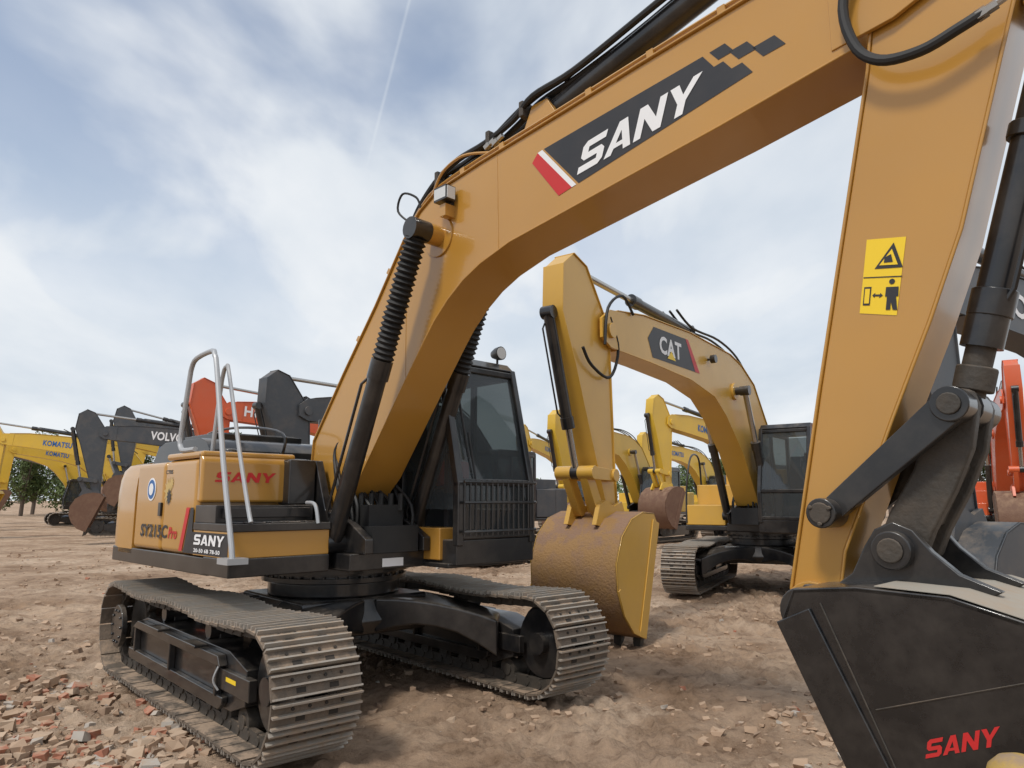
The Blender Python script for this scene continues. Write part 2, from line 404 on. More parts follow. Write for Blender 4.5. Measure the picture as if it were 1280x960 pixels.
# ============================================================ MAIN EXCAVATOR
YU=-.785; YT=-.848
main=empty('excavator',(-1.67,7.04,0),YU,'ochre and black crawler excavator with its bucket lowered on bare dirt','excavator')
rz=YT-YU
for y in (1.19,-1.19): build_track(main,y,rz)
uc=build_undercarriage(main,rz)
m=MB()
m.box(-2.0,.55,-1.34,-.42,1.06,1.17); m.box(-2.0,1.25,.34,1.34,1.06,1.10); m.box(-2.2,.9,-.42,.42,1.06,1.2)
m.prism([(.2,1.2),(1.0,1.2),(1.0,1.32),(.75,1.45),(.35,1.55),(.15,2.0),(-.35,2.0),(-.5,1.2)],-.34,-.26)
m.prism([(.2,1.2),(1.0,1.2),(1.0,1.32),(.75,1.45),(.35,1.55),(.15,2.0),(-.35,2.0),(-.5,1.2)],.26,.34)
m.box(-2.0,.3,-1.345,-1.30,1.05,1.19); m.box(.25,.72,-1.36,-.5,1.06,1.2)
deck=m.obj('revolving_deck',['black_paint'],main,bevel=.01)
poly([(.902,-.1,1.08),(.902,.12,1.08),(.902,.12,1.15),(.902,-.1,1.15)],'white_decal',deck,'warning_sticker')
cw=MB()
prof=[(-1.45,-1.345)]
for i in range(11):
    t=i/10; a=math.radians(90*t); prof.append((-1.85-.55*math.sin(a), -1.345+.42*(1-math.cos(a))))
back=[(-2.62,-.5),(-2.70,0)]
prof=prof+back; full=prof+[(x,-y) for x,y in prof[::-1][1:]]
n=len(full); vs=[]
zl=((1.14,.95),(1.22,.99),(1.35,1.),(1.70,1.),(1.84,.985),(1.93,.955),(1.985,.90),(2.0,.84))
for z,sc in zl:
    for x,y in full: vs.append((-1.45+(x+1.45)*sc,y*(1-(1-sc)*.55 if z>1.75 else 1),z))
nl=len(zl)
fs=[tuple(range(n-1,-1,-1)),tuple(range((nl-1)*n,nl*n))]
for r in range(nl-1):
    for i in range(n): fs.append((r*n+i,r*n+(i+1)%n,(r+1)*n+(i+1)%n,(r+1)*n+i))
cw.add(vs,fs); cwo=cw.obj('counterweight',['ochre_paint'],main)
m=MB()
m.box(-1.44,-.72,-1.345,-.45,1.19,1.985); m.box(-.71,.02,-1.35,-.45,1.19,1.99)
body=m.obj('body_panel',['ochre_paint'],main,bevel=.05)
m=MB(); m.box(-.80,-.74,-1.36,-1.34,1.50,1.62); m.obj('door_handle',['black_paint'],body,bevel=.004)
m=MB(); m.prism([(.02,1.62),(.10,1.62),(.10,1.97),(.04,2.05),(-.68,2.05),(-.70,2.0),(.02,2.0)],-1.35,-.5); m.box(-.7,.08,-1.35,-.5,1.992,2.05)
m.cyl((-.3,-.95,2.05),(-.3,-.95,2.10),.07,mi=1)
m.obj('fuel_tank',['ochre_paint','black_paint'],main,bevel=.045)
m=MB(); m.box(.03,.70,-1.355,-.5,1.2,1.40,0); m.box(.02,.72,-1.36,-.5,1.40,1.46,1); m.box(.02,.42,-1.35,-.5,1.46,1.60,1)
for y in (-1.25,-1.1,-.95,-.8,-.65):
    for x in (.5,.58,.66): m.box(x-.012,x+.012,y-.05,y+.05,1.46,1.472,1)
m.box(.42,.46,-1.3,-.55,1.5,1.58,1)
tb=m.obj('tool_box',['ochre_paint','black_paint'],main,bevel=.015)
m=MB(); m.box(-1.44,-.62,.36,1.345,1.14,1.95); m.obj('body_panel',['ochre_paint'],main,bevel=.02)
m=MB(); m.prism([(-2.2,1.95),(-.75,1.95),(-.75,2.12),(-.83,2.20),(-.98,2.24),(-1.9,2.24),(-2.08,2.19),(-2.2,2.05)],-.95,1.1); m.box(-1.9,-1.1,-.75,.2,2.2,2.31)
for k in range(9): m.box(-1.85+k*.08,-1.81+k*.08,-.7,.15,2.31,2.325)
m.cyl((-1.25,.55,2.2),(-1.25,.55,2.55),.06); m.obj('engine_hood',['black_paint'],main,bevel=.04)
m=MB(); m.box(-.65,-.05,-.5,-.3,1.2,2.02); m.box(-.1,.2,-.62,-.36,1.6,2.0); m.obj('boom_side_cover',['black_paint'],main,bevel=.015)
m=MB(); m.box(.55,1.12,.345,.60,1.12,1.40); m.obj('body_panel',['ochre_paint'],main,bevel=.012)
m=MB()
m.tube([(.80,-1.37,1.18),(.78,-1.37,1.30),(.52,-1.36,1.95),(.24,-1.34,2.72),(.18,-1.34,2.84),(.10,-1.33,2.89),(-.22,-1.33,2.87),(-.32,-1.33,2.80),(-.36,-1.33,2.66),(-.46,-1.33,2.20),(-.44,-1.33,2.10),(-.36,-1.33,2.07),(-.12,-1.33,2.07)],.022,10,sub=3)
m.tube([(.72,-1.20,1.47),(.66,-1.20,1.58),(.44,-1.20,2.05),(.14,-1.19,2.70),(.06,-1.18,2.78),(-.02,-1.18,2.68),(-.12,-1.18,2.10),(-.12,-1.18,2.05)],.018,8,sub=3)
m.box(.68,.86,-1.43,-1.27,1.17,1.215)
m.obj('handrail',['grey_rail'],main)
m=MB(); m.tube([(.72,-.62,1.45),(.66,-.62,1.60),(.52,-.62,1.62)],.016,8); m.obj('grab_handle',['grey_rail'],main)
m=MB(); m.tube([(-.2,-.5,2.02),(-.2,-.5,2.26),(-1.1,-.5,2.38),(-1.9,-.5,2.36),(-1.95,-.5,2.2)],.014,8); m.obj('handrail',['black_paint'],main)
m=MB()
for k in range(20):
    y=-.33+.033*k; x=.55+random.uniform(-.1,.25)
    m.tube([(x,y,1.2),(x+.05,y,1.5+random.uniform(-.1,.1)),(.35+random.uniform(-.05,.1),y*.8,1.85+random.uniform(-.1,.1)),(.25,y*.6,2.1),(.5,y*.5,2.3)],.016,6)
m.box(.35,.95,-.24,.24,1.2,1.42); m.box(.5,.8,-.18,.18,1.42,1.6)
for k in range(6): m.cyl((.55+.05*k,-.2+.07*k,1.55),(.55+.05*k,-.2+.07*k,1.7),.025,n=8)
m.obj('hydraulic_hose_bundle',['black_rubber'],main)
cab=build_cab(main,guard=True)
text('SY215C',(-1.22,-1.354,1.31),(.66,0,0),(.01,0,.115),'black_decal',body)
text('Pro',(-.53,-1.354,1.31),(.19,0,0),(.02,0,.10),'red_decal',body)
poly([(-.27,-1.3565,1.22),(-.20,-1.3565,1.22),(-.08,-1.3565,1.58),(-.15,-1.3565,1.58)],'red_decal',body,'stripe_decal')
poly([(-.18,-1.3545,1.21),(.69,-1.3575,1.21),(.69,-1.3575,1.385),(.0,-1.3575,1.385),(.0,-1.3565,1.58),(-.06,-1.3565,1.58)],'black_decal',body,'maker_decal')
blocky('SANY',(.05,-1.361,1.285),(.56,0,0),(.014,0,.082),'white_decal',body)
text('20-50 6B 78-50',(.06,-1.361,1.225),(.50,0,0),(0,0,.032),'white_decal',body)
m=MB(); m.cyl((-1.02,-1.347,1.74),(-1.02,-1.3505,1.74),.105,n=28); m.obj('round_emblem',['white_decal'],body)
m=MB(); m.cyl((-1.02,-1.350,1.74),(-1.02,-1.353,1.74),.088,n=28); m.obj('round_emblem',['blue_decal'],body)
m=MB(); m.cyl((-1.02,-1.352,1.74),(-1.02,-1.3555,1.74),.055,n=20); m.obj('round_emblem',['white_decal'],body)
for (cx_,cz_,sx_,sz_,mt) in ((-.60,1.72,.10,.13,'gold_decal'),(-.57,1.67,.06,.08,'black_decal'),(-.53,1.79,.05,.06,'gold_decal')):
    pts=[]
    for k in range(22):
        a=2*math.pi*k/22; r=1 if k%2 else .55
        pts.append((cx_+sx_*r*math.cos(a),-1.3525-.002*(mt=='black_decal')-.001*(sx_<.055),cz_+sz_*r*math.sin(a)))
    poly(pts,mt,body,'ornament_decal')
text('CT05',(-.68,-1.353,1.87),(.16,0,0),(0,0,.035),'black_decal',body)
blocky('SANY',(.104,-1.24,1.79),(0,.52,0),(0,.02,.085),'red_decal',body)
# ---- boom
top=[(-.16,1.75),(-.12,2.2),(.37,2.80),(.85,3.35),(1.25,3.86),(1.46,4.06),(1.68,4.17),(2.22,4.24),(3.05,4.32),(3.73,4.39),(4.49,4.46),(5.02,4.48)]
bot=[(.05,1.5),(.3,1.52),(.69,1.85),(1.24,2.54),(1.56,2.93),(1.68,3.07),(1.85,3.22),(2.03,3.34),(2.23,3.43),(2.55,3.52),(2.96,3.58),(4.26,3.77),(5.02,3.90)]
boom=box_beam(main,'boom','ochre_paint',top,bot,.20)
for s in (-1,1):
    m=MB(); y0,y1=sorted((s*.18,s*.208))
    m.prism([(4.9,4.40),(5.2,4.42),(5.40,4.36),(5.48,4.2),(5.40,4.05),(5.2,3.97),(4.9,3.93)],y0,y1); m.obj('boom_fork_plate',['ochre_paint'],boom,bevel=.005)
    m=MB(); y0,y1=sorted((s*.08,s*.13)); m.prism([(2.55,4.26),(3.0,4.31),(2.85,4.56),(2.7,4.56)],y0,y1); m.obj('cylinder_bracket',['ochre_paint'],boom,bevel=.005)
pin(boom,5.33,4.2,.24,.09); pin(boom,1.72,3.77,.50,.055); pin(boom,0.02,1.72,.3,.10)
pin(boom,1.72,3.77,.34,.085,'ochre_paint',name='pivot_boss'); pin(boom,1.72,3.77,.215,.17,'ochre_paint',28,name='pivot_boss')
for x,z0,z1 in ((2.42,3.50,4.24),(1.30,2.64,3.86)):
    m=MB(); m.tube([(x,-.2005,z0),(x-.02,-.2005,z1)],.004,6,sub=1); m.obj('weld_bead',['ochre_paint'],boom)
ys=-.2025
def bp(pts,mat,y=ys,name='decal'): return poly([(a,y,b) for a,b in pts],mat,boom,name)
bp([(2.885,4.12),(3.20,3.76),(4.47,4.01),(4.41,4.095),(4.345,4.087),(4.295,4.155),(4.235,4.147),(4.165,4.245)],'black_decal',name='maker_decal')
bp([(2.77,4.05),(3.02,3.725),(3.14,3.75),(2.825,4.11)],'red_decal',-.203,'stripe_decal')
bp([(2.825,4.11),(3.14,3.75),(3.18,3.757),(2.87,4.118)],'white_decal',-.203,'stripe_decal')
for q in ([(4.265,4.178),(4.365,4.19),(4.31,4.262),(4.21,4.25)],[(4.39,4.125),(4.50,4.138),(4.445,4.21),(4.335,4.197)],[(4.535,4.075),(4.665,4.09),(4.605,4.17),(4.475,4.155)]):
    bp(q,'black_decal',name='checker_decal')
blocky('SANY',(3.19,-.206,3.82),(.90,0,.125),(.065,0,.205),'white_decal',boom)
for s in (-1,1):
    hyd(boom,(.62,s*.42,1.28),(1.72,s*.42,3.77),.078,.05,.60,True,'boom_cylinder')
hyd(boom,(2.78,0,4.50),(5.75,0,5.22),.09,.055,.62,False,'arm_cylinder')
m=MB()
for k,(y,dz) in enumerate(((-.14,.0),(-.09,.03),(-.04,.0),(.03,.03),(.08,.0))):
    w_=[random.uniform(-.025,.025) for _ in range(12)]
    m.tube([(.9,y,3.50),(1.25,y,4.0),(1.40,y,4.18+dz),(1.62,y,4.33+dz),(1.9,y+w_[0],4.38+dz+w_[1]),(2.2,y,4.44+dz),(2.5,y+w_[2],4.52+dz+w_[3]),(2.75,y-.03,4.60+dz),(3.1,y*.8+w_[4],4.68+dz+w_[5]),(3.7,y*.8+w_[6],4.80+dz+w_[7]),(4.4,y*.8,5.0+dz+w_[8]),(5.2,y*.8,5.3+dz)],.024,8)
m.tube([(1.36,-.22,3.98),(1.22,-.26,4.12),(1.28,-.26,4.26),(1.42,-.22,4.2),(1.46,-.2,4.1)],.010,6)
m.obj('hydraulic_hose',['black_rubber'],boom)
for (x,z) in ((1.62,4.33),(2.25,4.46),(2.62,4.56)):
    m=MB(); m.box(x-.022,x+.022,-.17,.11,z-.07,z+.055); m.obj('hose_clamp',['dark_steel'],boom,bevel=.008)
for x in (2.24,2.33):
    m=MB(); m.chain((x,-.17,4.37),(x+.1,-.17,4.41),[(0,.03),(.5,.03),(.5,.022),(1,.022)],6); m.obj('hose_fitting',['bare_steel'],boom)
m=MB()
for y in (-.185,-.155):
    m.tube([(.3,y,2.78),(.85,y,3.40),(1.25,y,3.92),(1.5,y,4.15),(1.72,y,4.23),(2.22,y,4.30),(3.05,y,4.38),(3.73,y,4.45),(4.49,y,4.52),(5.0,y,4.54)],.012,6,sub=3)
m.tube([(1.62,-.20,4.16),(1.75,-.205,4.32),(2.0,-.2,4.38),(2.3,-.18,4.31)],.012,6)
for x in (.6,1.05,2.0,2.45,3.3,3.8,4.3):
    i=max(k for k in range(len(top)) if top[k][0]<=x); a,b_=top[i],top[i+1]; t=(x-a[0])/(b_[0]-a[0]); z=a[1]+(b_[1]-a[1])*t
    dd=Vector((b_[0]-a[0],0,b_[1]-a[1])).normalized()
    m.obox((x-dd.z*.03,-.17,z+dd.x*.04),dd,(0,1,0),(-dd.z,0,dd.x),(.025,.034,.028))
m.obj('hydraulic_pipe',['ochre_paint'],boom)
m=MB(); m.box(1.80,1.95,-.33,-.23,4.0,4.12,0); m.box(1.95,1.958,-.32,-.24,4.01,4.11,1); m.box(1.805,1.945,-.332,-.33,4.015,4.105,1); m.box(1.85,1.9,-.25,-.19,3.96,4.02,0); m.box(1.84,1.91,-.30,-.20,3.88,3.98,2)
m.obj('work_light',['black_paint','lamp_lens','ochre_paint'],boom,bevel=.006)
# ---- arm
atop=[(4.53,1.02),(4.51,1.21),(4.71,2.17),(4.85,2.81),(5.06,3.77),(5.12,4.2),(5.42,4.9),(5.62,5.3)]
abot=[(4.70,1.02),(4.77,1.40),(5.03,2.02),(5.22,2.45),(5.38,2.85),(5.60,3.6),(5.78,4.2),(5.84,5.25)]
arm=box_beam(main,'arm','ochre_paint',atop,abot,.165,flange=.012)
pin(arm,4.61,1.12,.20,.13,'ochre_paint',24,'pivot_boss')
for s in (-1,1):
    m=MB(); y0,y1=sorted((s*.08,s*.13)); m.prism([(5.70,3.82),(5.98,3.95),(5.98,4.1),(5.80,4.3)],y0,y1); m.obj('cylinder_bracket',['ochre_paint'],arm,bevel=.006)
ya=-.1675
def ap(pts,mat,y=ya,name='warning_decal'): return poly([(a,y,b) for a,b in pts],mat,arm,name)
ap([(4.985,2.90),(4.925,2.54),(5.09,2.50),(5.16,2.87)],'yellow_decal')
ap([(5.01,2.745),(5.135,2.725),(5.105,2.855)],'black_decal',ya-.002,'warning_symbol')
ap([(5.033,2.757),(5.115,2.743),(5.095,2.825)],'yellow_decal',ya-.004,'warning_symbol')
ap([(5.055,2.765),(5.095,2.76),(5.09,2.80),(5.06,2.79)],'black_decal',ya-.006,'warning_symbol')
ap([(4.957,2.715),(5.13,2.685),(5.128,2.680),(4.956,2.710)],'black_decal',ya-.002,'warning_symbol')
ap([(4.957,2.665),(4.99,2.66),(4.975,2.57),(4.943,2.576)],'black_decal',ya-.002,'warning_symbol')
ap([(4.961,2.655),(4.983,2.651),(4.972,2.58),(4.95,2.584)],'yellow_decal',ya-.004,'warning_symbol')
ap([(4.99,2.617),(5.005,2.627),(5.003,2.619),(5.025,2.615),(5.027,2.622),(5.038,2.607),(5.02,2.598),(5.022,2.606),(5.002,2.61),(4.999,2.603)],'black_decal',ya-.002,'warning_symbol')
m=MB()
m.cyl((5.083,ya-.001,2.667),(5.083,ya-.003,2.667),.013,n=12)
m.add([(x,ya-.003,z) for x,z in [(5.055,2.645),(5.11,2.636),(5.105,2.59),(5.095,2.592),(5.095,2.525),(5.075,2.53),(5.07,2.57),(5.065,2.532),(5.045,2.535),(5.055,2.598),(5.047,2.6)]],[tuple(range(11))])
m.obj('warning_symbol',['black_decal'],arm,smooth=False)
hyd(arm,(5.88,0,4.02),(5.30,0,2.05),.075,.062,.86,False,'bucket_cylinder',rod='dark_steel')
for a_,b_ in (((5.425,0,2.46),(5.46,0,2.58)),((5.65,0,3.24),(5.67,0,3.31))):
    m=MB(); m.cyl(a_,b_,.094); m.obj('cylinder_collar',['black_paint'],arm,bevel=.006)
m=MB(); m.cyl((5.33,0,2.13),(5.36,0,2.24),.085); m.obj('rod_end',['dark_steel'],arm,bevel=.01)
m=MB()
m.tube([(5.15,-.26,4.5),(5.0,-.27,4.15),(5.03,-.27,3.88),(5.14,-.27,3.74),(5.32,-.28,3.70),(5.48,-.28,3.735),(5.58,-.27,3.77)],.026,10)
m.obj('hydraulic_hose',['black_rubber'],arm)
m=MB(); m.tube([(5.55,-.27,3.76),(5.64,-.27,3.79),(5.80,-.26,3.86),(6.0,-.2,3.95)],.017,8); m.chain((5.55,-.27,3.76),(5.63,-.27,3.785),[(0,.03),(.5,.03),(.5,.024),(1,.024)],6)
m.obj('hose_fitting',['bare_steel'],arm)
def bar(m,a,b,w0,w1,y0,y1,mi=0):
    a=Vector(a);b=Vector(b);d=(b-a).normalized(); pts=[]
    an=math.atan2(d.y,d.x)
    for k in range(9): t=an+math.pi/2+math.pi*k/8; pts.append((a.x+w0*math.cos(t),a.y+w0*math.sin(t)))
    for k in range(9): t=an-math.pi/2+math.pi*k/8; pts.append((b.x+w1*math.cos(t),b.y+w1*math.sin(t)))
    m.prism(pts,y0,y1,mi)
for s in (-1,1):
    m=MB()
    y0,y1=sorted((s*.20,s*.26)); bar(m,(4.74,1.58),(5.30,2.05),.055,.075,y0,y1)
    m.cyl((4.74,s*.17,1.58),(4.74,s*.34,1.58),.070,n=24); m.cyl((4.74,s*.34,1.58),(4.74,s*.352,1.58),.05,n=20,mi=1)
    m.cyl((5.30,s*.14,2.05),(5.30,s*.29,2.05),.078,n=24); m.cyl((5.30,s*.29,2.05),(5.30,s*.305,2.05),.048,n=16,mi=1)
    for k in range(3):
        a=k*2.09+.5
        m.cyl((4.74+.05*math.cos(a),s*.34,1.58+.05*math.sin(a)),(4.74+.05*math.cos(a),s*.36,1.58+.05*math.sin(a)),.012,n=6,mi=1)
    m.obj('guide_link',['black_paint','dark_steel'],arm,bevel=.006)
m=MB()
lk=[(5.38,2.05),(5.36,2.12),(5.28,2.14),(5.21,2.10),(5.16,1.95),(5.10,1.78),(4.98,1.58),(4.92,1.44),(4.95,1.36),(5.03,1.33),(5.11,1.38),(5.16,1.50),(5.26,1.68),(5.34,1.86)]
for s in (-1,1):
    y0,y1=sorted((s*.08,s*.16)); m.prism(lk,y0,y1)
m.prism([(5.16,1.86),(5.28,1.80),(5.14,1.52),(5.04,1.58)],-.09,.09)
m.obj('bucket_link',['dark_steel'],arm,bevel=.014)
# ---- bucket
outer=[(4.62,1.11),(4.68,1.25),(4.95,1.28),(5.3,1.27),(5.55,1.20),(5.80,1.03),(5.95,.78),(5.97,.52),(5.88,.28),(5.68,.11),(5.42,.03),(5.14,.03)]
bk=build_bucket(main,outer,.55,'black_bucket_paint',None,tmat='dark_steel')
for s in (-1,1):
    m=MB(); y0,y1=sorted((s*.19,s*.245))
    m.prism([(4.5,1.12),(4.52,1.03),(4.62,1.0),(4.8,1.05),(5.3,1.20),(5.42,1.27),(5.27,1.33),(5.17,1.42),(5.10,1.51),(5.02,1.545),(4.94,1.51),(4.89,1.43),(4.83,1.31),(4.74,1.24),(4.6,1.24)],y0,y1)
    m.cyl((5.02,s*.16,1.42),(5.02,s*.30,1.42),.085,n=26); m.cyl((5.02,s*.30,1.42),(5.02,s*.315,1.42),.055,n=16,mi=1)
    m.cyl((4.61,s*.16,1.12),(4.61,s*.31,1.12),.11,n=26)
    m.obj('bucket_bracket',['black_paint','dark_steel'],bk,bevel=.008)
blocky('SANY',(5.17,-.553,.655),(.245,0,.10),(.012,0,.070),'red_decal',bk)
m=MB(); m.plate([(5.02,1.285),(5.3,1.275),(5.55,1.205),(5.80,1.035)],.003,-.53,.53); m.obj('bucket_top_plate',['dusty_top'],bk)
m=MB(); m.tube([(4.80,-.552,1.20),(5.24,-.552,.16)],.004,6,sub=1); m.obj('weld_bead',['dark_steel'],bk)
m=MB(); m.tube([(5.0,-.552,.80),(5.55,-.552,1.0)],.003,6,sub=1); m.obj('weld_bead',['dark_steel'],bk)
post=MB(); post.chain((1.36,2.08,-.03),(1.36,2.08,.965),[(0,.085),(.93,.085),(.965,.075),(.99,.05),(1,.02)],24,0); post.chain((1.36,2.08,.84),(1.36,2.08,.88),[(0,.089),(1,.089)],24,1)
po=post.obj('guard_post',['dirty_yellow_paint','bare_steel'],None); po['label']='short dirty yellow steel post with rounded cap and ring'; po['category']='post'

# ============================================================ YARD EXCAVATORS
CB_top=[(-.25,1.6),(-.4,2.1),(-.12,2.95),(.67,3.80),(1.3,4.08),(1.86,4.20),(3.58,4.27),(5.22,4.22),(6.0,4.12)]
CB_bot=[(.15,1.45),(.75,1.55),(1.05,1.95),(1.5,2.50),(2.2,3.08),(2.7,3.36),(3.65,3.52),(5.02,3.58),(6.0,3.60)]
CA_rear=[(6.05,1.40),(6.10,2.10),(6.13,3.52),(6.16,3.90),(6.66,4.58),(6.96,4.68)]
CA_front=[(6.25,1.38),(6.40,1.75),(6.65,2.40),(6.98,3.30),(7.24,3.90),(7.20,4.50)]
C_buck=[(5.86,1.36),(5.95,1.48),(6.25,1.50),(6.55,1.42),(6.80,1.22),(6.94,.92),(6.93,.62),(6.80,.34),(6.58,.12),(6.3,.02)]
def yard_exc(loc,yaw,tyaw,label,col,db=0,da=0,dk=0,txt=None,txtcol='white_decal',decal=None,track='track_steel',bucket=None,cabpanel=None,detail=False,scale=1.,fsz=.3,armcol=None,cw=None,boomcol=None,tx=(4.6,3.4),side=None,cabw=1.34,ahw=.15):
    e=empty('excavator',loc,yaw,label,'excavator','excavators parked in the yard'); e.scale=(scale,)*3
    for y in (1.15,-1.15): build_track(e,y,tyaw-yaw,detail=detail)
    build_undercarriage(e,tyaw-yaw)
    bc=boomcol or col
    m=MB(); m.box(-2.0,.6,-1.32,-.4,1.06,1.16,1); m.box(-2.0,1.2,.34,1.32,1.06,1.14,1); m.box(-2.2,.8,-.4,.4,1.06,1.22,1)
    m.box(-1.5,-.05,-1.32,-.42,1.16,1.95,0); m.box(-1.5,-.62,.4,1.32,1.16,1.95,0); m.box(-.05,.6,-1.3,-.5,1.16,1.55,0)
    m.box(-1.95,-.6,-.9,1.0,1.95,2.25,1 if cw else 0)
    m.box(-1.2,-.7,-1.325,-.42,1.3,1.6,1); m.cyl((-1.2,.6,2.2),(-1.2,.6,2.6),.06,mi=1)
    for s in (-1,1):
        y0,y1=sorted((s*.27,s*.33)); m.prism([(.9,1.2),(1.0,1.4),(.35,1.6),(.1,2.1),(-.4,2.1),(-.6,1.2)],y0,y1,1)
    hb=m.obj('house_body',[col,'black_paint'],e,bevel=.02)
    if detail:
        m=MB()
        for k in range(12):
            y=-.28+.05*k; x=.55+random.uniform(-.1,.25)
            m.tube([(x,y,1.2),(x+.08,y,1.6),(.5,y*.8,2.0),(.6,y*.5,2.4)],.018,6)
        m.box(.4,.95,-.25,.25,1.2,1.5); m.obj('hydraulic_hose_bundle',['black_rubber'],hb)
        m=MB(); m.tube([(.6,-1.28,1.2),(.55,-1.28,1.9),(.3,-1.28,2.5),(-.1,-1.28,2.5),(-.2,-1.28,1.95)],.02,8); m.obj('handrail',['black_paint'],hb)
    c=MB(); prof=[(-1.5,-1.32),(-2.1,-1.28),(-2.5,-1.0),(-2.75,-.4),(-2.75,.4),(-2.5,1.0),(-2.1,1.28),(-1.5,1.32)]; n=len(prof)
    vs=[(x,y,z) for z in (1.15,1.98) for x,y in prof]
    c.add(vs,[tuple(range(n-1,-1,-1)),tuple(range(n,2*n))]+[(i,(i+1)%n,(i+1)%n+n,i+n) for i in range(n)])
    c.obj('counterweight',[cw or col],e,bevel=.04)
    build_cab(e,'black_paint',cabpanel or 'black_paint',y1=cabw)
    f=(.1,1.65); tipp=(6.2,3.82)
    B=lambda p: rot2(p,f,db)
    T2=B(tipp)
    def A(p): q=B(p); return rot2(q,T2,da)
    pin0=(6.12,1.48); K0=A(pin0)
    def K(p): return rot2(A(p),K0,dk)
    t=[B(p) for p in CB_top]; b=[B(p) for p in CB_bot]
    boom=box_beam(e,'boom',bc,t,b,.2)
    for s in (-1,1):
        m=MB(); y0,y1=sorted((s*.17,s*.21)); m.prism([B(p) for p in [(5.8,4.14),(6.2,4.1),(6.42,3.95),(6.42,3.7),(6.2,3.60),(5.8,3.59)]],y0,y1); m.obj('boom_fork_plate',[bc],boom)
    p=B((1.75,3.55)); pin(boom,p[0],p[1],.45,.07); pin(boom,p[0],p[1],.24,.15,bc,name='pivot_boss')
    pin(boom,T2[0],T2[1],.25,.1,bc)
    m=MB()
    for y in (-.12,0,.12):
        m.tube([(B(q)[0],y,B(q)[1]) for q in [(.6,3.85),(1.3,4.25),(2.2,4.42),(3.3,4.42),(3.9,4.6)]],.02,6)
    m.obj('hydraulic_hose',['black_rubber'],boom)
    for s in (-1,1):
        p=B((1.75,3.55)); hyd(boom,(.72,s*.4,1.35),(p[0],s*.4,p[1]),.075,.05,.6,False,'boom_cylinder')
    p=B((3.2,4.4)); q=A((6.86,4.56)); hyd(boom,(p[0],0,p[1]),(q[0],0,q[1]),.08,.045,.55,False,'arm_cylinder')
    ac=armcol or col
    arm=box_beam(e,'arm',ac,[A(p) for p in CA_rear],[A(p) for p in CA_front],ahw)
    p=A((7.34,3.88)); q=A((6.80,1.98)); hyd(arm,(p[0],0,p[1]),(q[0],0,q[1]),.07,.042,.72,False,'bucket_cylinder')
    if detail:
        m=MB(); m.tube([(A(q)[0],.2,A(q)[1]) for q in [(6.2,4.0),(6.0,3.6),(6.25,3.2),(6.7,3.3),(6.9,3.5)]],.02,8); m.tube([(B(q)[0],.23,B(q)[1]) for q in [(5.6,4.15),(5.9,4.35),(6.3,4.1),(6.4,3.6)]],.02,8); m.obj('hydraulic_hose',['black_rubber'],arm)
        p=B((2.9,3.95)); m=MB(); m.chain((p[0],.2,p[1]),(p[0],.34,p[1]),[(0,.02),(.4,.02),(.4,.07),(1,.07)],12); m.obj('work_light',['black_paint'],boom)
    for s in (-1,1):
        m=MB()
        y0,y1=sorted((s*.17,s*.23)); bar(m,A((6.26,1.95)),A((6.80,1.98)),.07,.08,y0,y1)
        y0,y1=sorted((s*.08,s*.18)); bar(m,A((6.80,1.98)),K((6.55,1.52)),.08,.08,y0,y1)
        a=A((6.26,1.95)); m.cyl((a[0],s*.14,a[1]),(a[0],s*.26,a[1]),.08)
        a=A((6.80,1.98)); m.cyl((a[0],s*.05,a[1]),(a[0],s*.27,a[1]),.085)
        m.obj('guide_link',[ac],arm,bevel=.006)
    bk=build_bucket(e,[K(p) for p in C_buck],.60,bucket or 'brown_steel',None,side=side)
    for s in (-1,1):
        m=MB()
        y0,y1=sorted((s*.17,s*.23)); m.prism([K(p) for p in [(6.0,1.44),(6.1,1.62),(6.3,1.56),(6.5,1.64),(6.65,1.58),(6.75,1.35),(6.5,1.3)]],y0,y1)
        m.obj('bucket_bracket',[ac],bk)
    if txt:
        for s in (-1,1):
            y=s*.2035
            def P(u,w,yy): q=B((u,w)); return (q[0],yy,q[1])
            if decal:
                poly([P(4.98,3.66,y),P(5.12,3.92,y),P(4.92,4.12,y),P(3.80,4.14,y),P(3.42,3.66,y)],decal,boom,'maker_decal')
                if s>0: poly([P(3.80,4.14,y+.002),P(3.70,4.14,y+.002),P(3.28,3.66,y+.002),P(3.46,3.66,y+.002)],'red_decal',boom,'stripe_decal')
                poly([P(4.50,3.72,y+s*.006),P(4.20,3.72,y+s*.006),P(4.35,3.85,y+s*.006)],'yellow_decal',boom,'triangle_emblem')
            a0,a1=(4.75,3.98) if decal else tx
            zb=3.76 if decal else 3.74
            if s>0: o=Vector(P(a0,zb,y+s*.004)); u=Vector(P(a1,zb,y+s*.004))-o
            else: o=Vector(P(a1,zb,y+s*.004)); u=Vector(P(a0,zb,y+s*.004))-o
            v=Vector(P(a0,zb+fsz,0))-Vector(P(a0,zb,0))
            text(txt,o,u,v,txtcol,boom)
    return e
def yw(x,y): return math.atan2(y,x)
cat=yard_exc((4.84,14.3,0),yw(-.6,-.8),yw(-.45,-.89),'yellow crawler excavator with muddy bucket resting on dirt','yellow_paint',txt='CAT',decal='black_decal',detail=True,bucket='muddy_yellow',side='yellow_paint',cabw=1.28,ahw=.13,da=-.02,dk=.02,fsz=.27)
GB=dict(armcol='grey_paint',boomcol='grey_paint',cw='grey_paint',txt='VOLVO',fsz=.34)
yard_exc((-10.6,31.2,0),yw(-.9,-.42),yw(-.9,-.42),'dark grey boomed excavator with rusty brown bucket','bright_yellow_paint',db=.07,**GB)
yard_exc((-12.6,36.4,0),yw(-.93,-.36),yw(-.93,-.36),'dark grey boomed excavator with raised boom beside a similar one','bright_yellow_paint',db=.22,da=-.08,**GB)
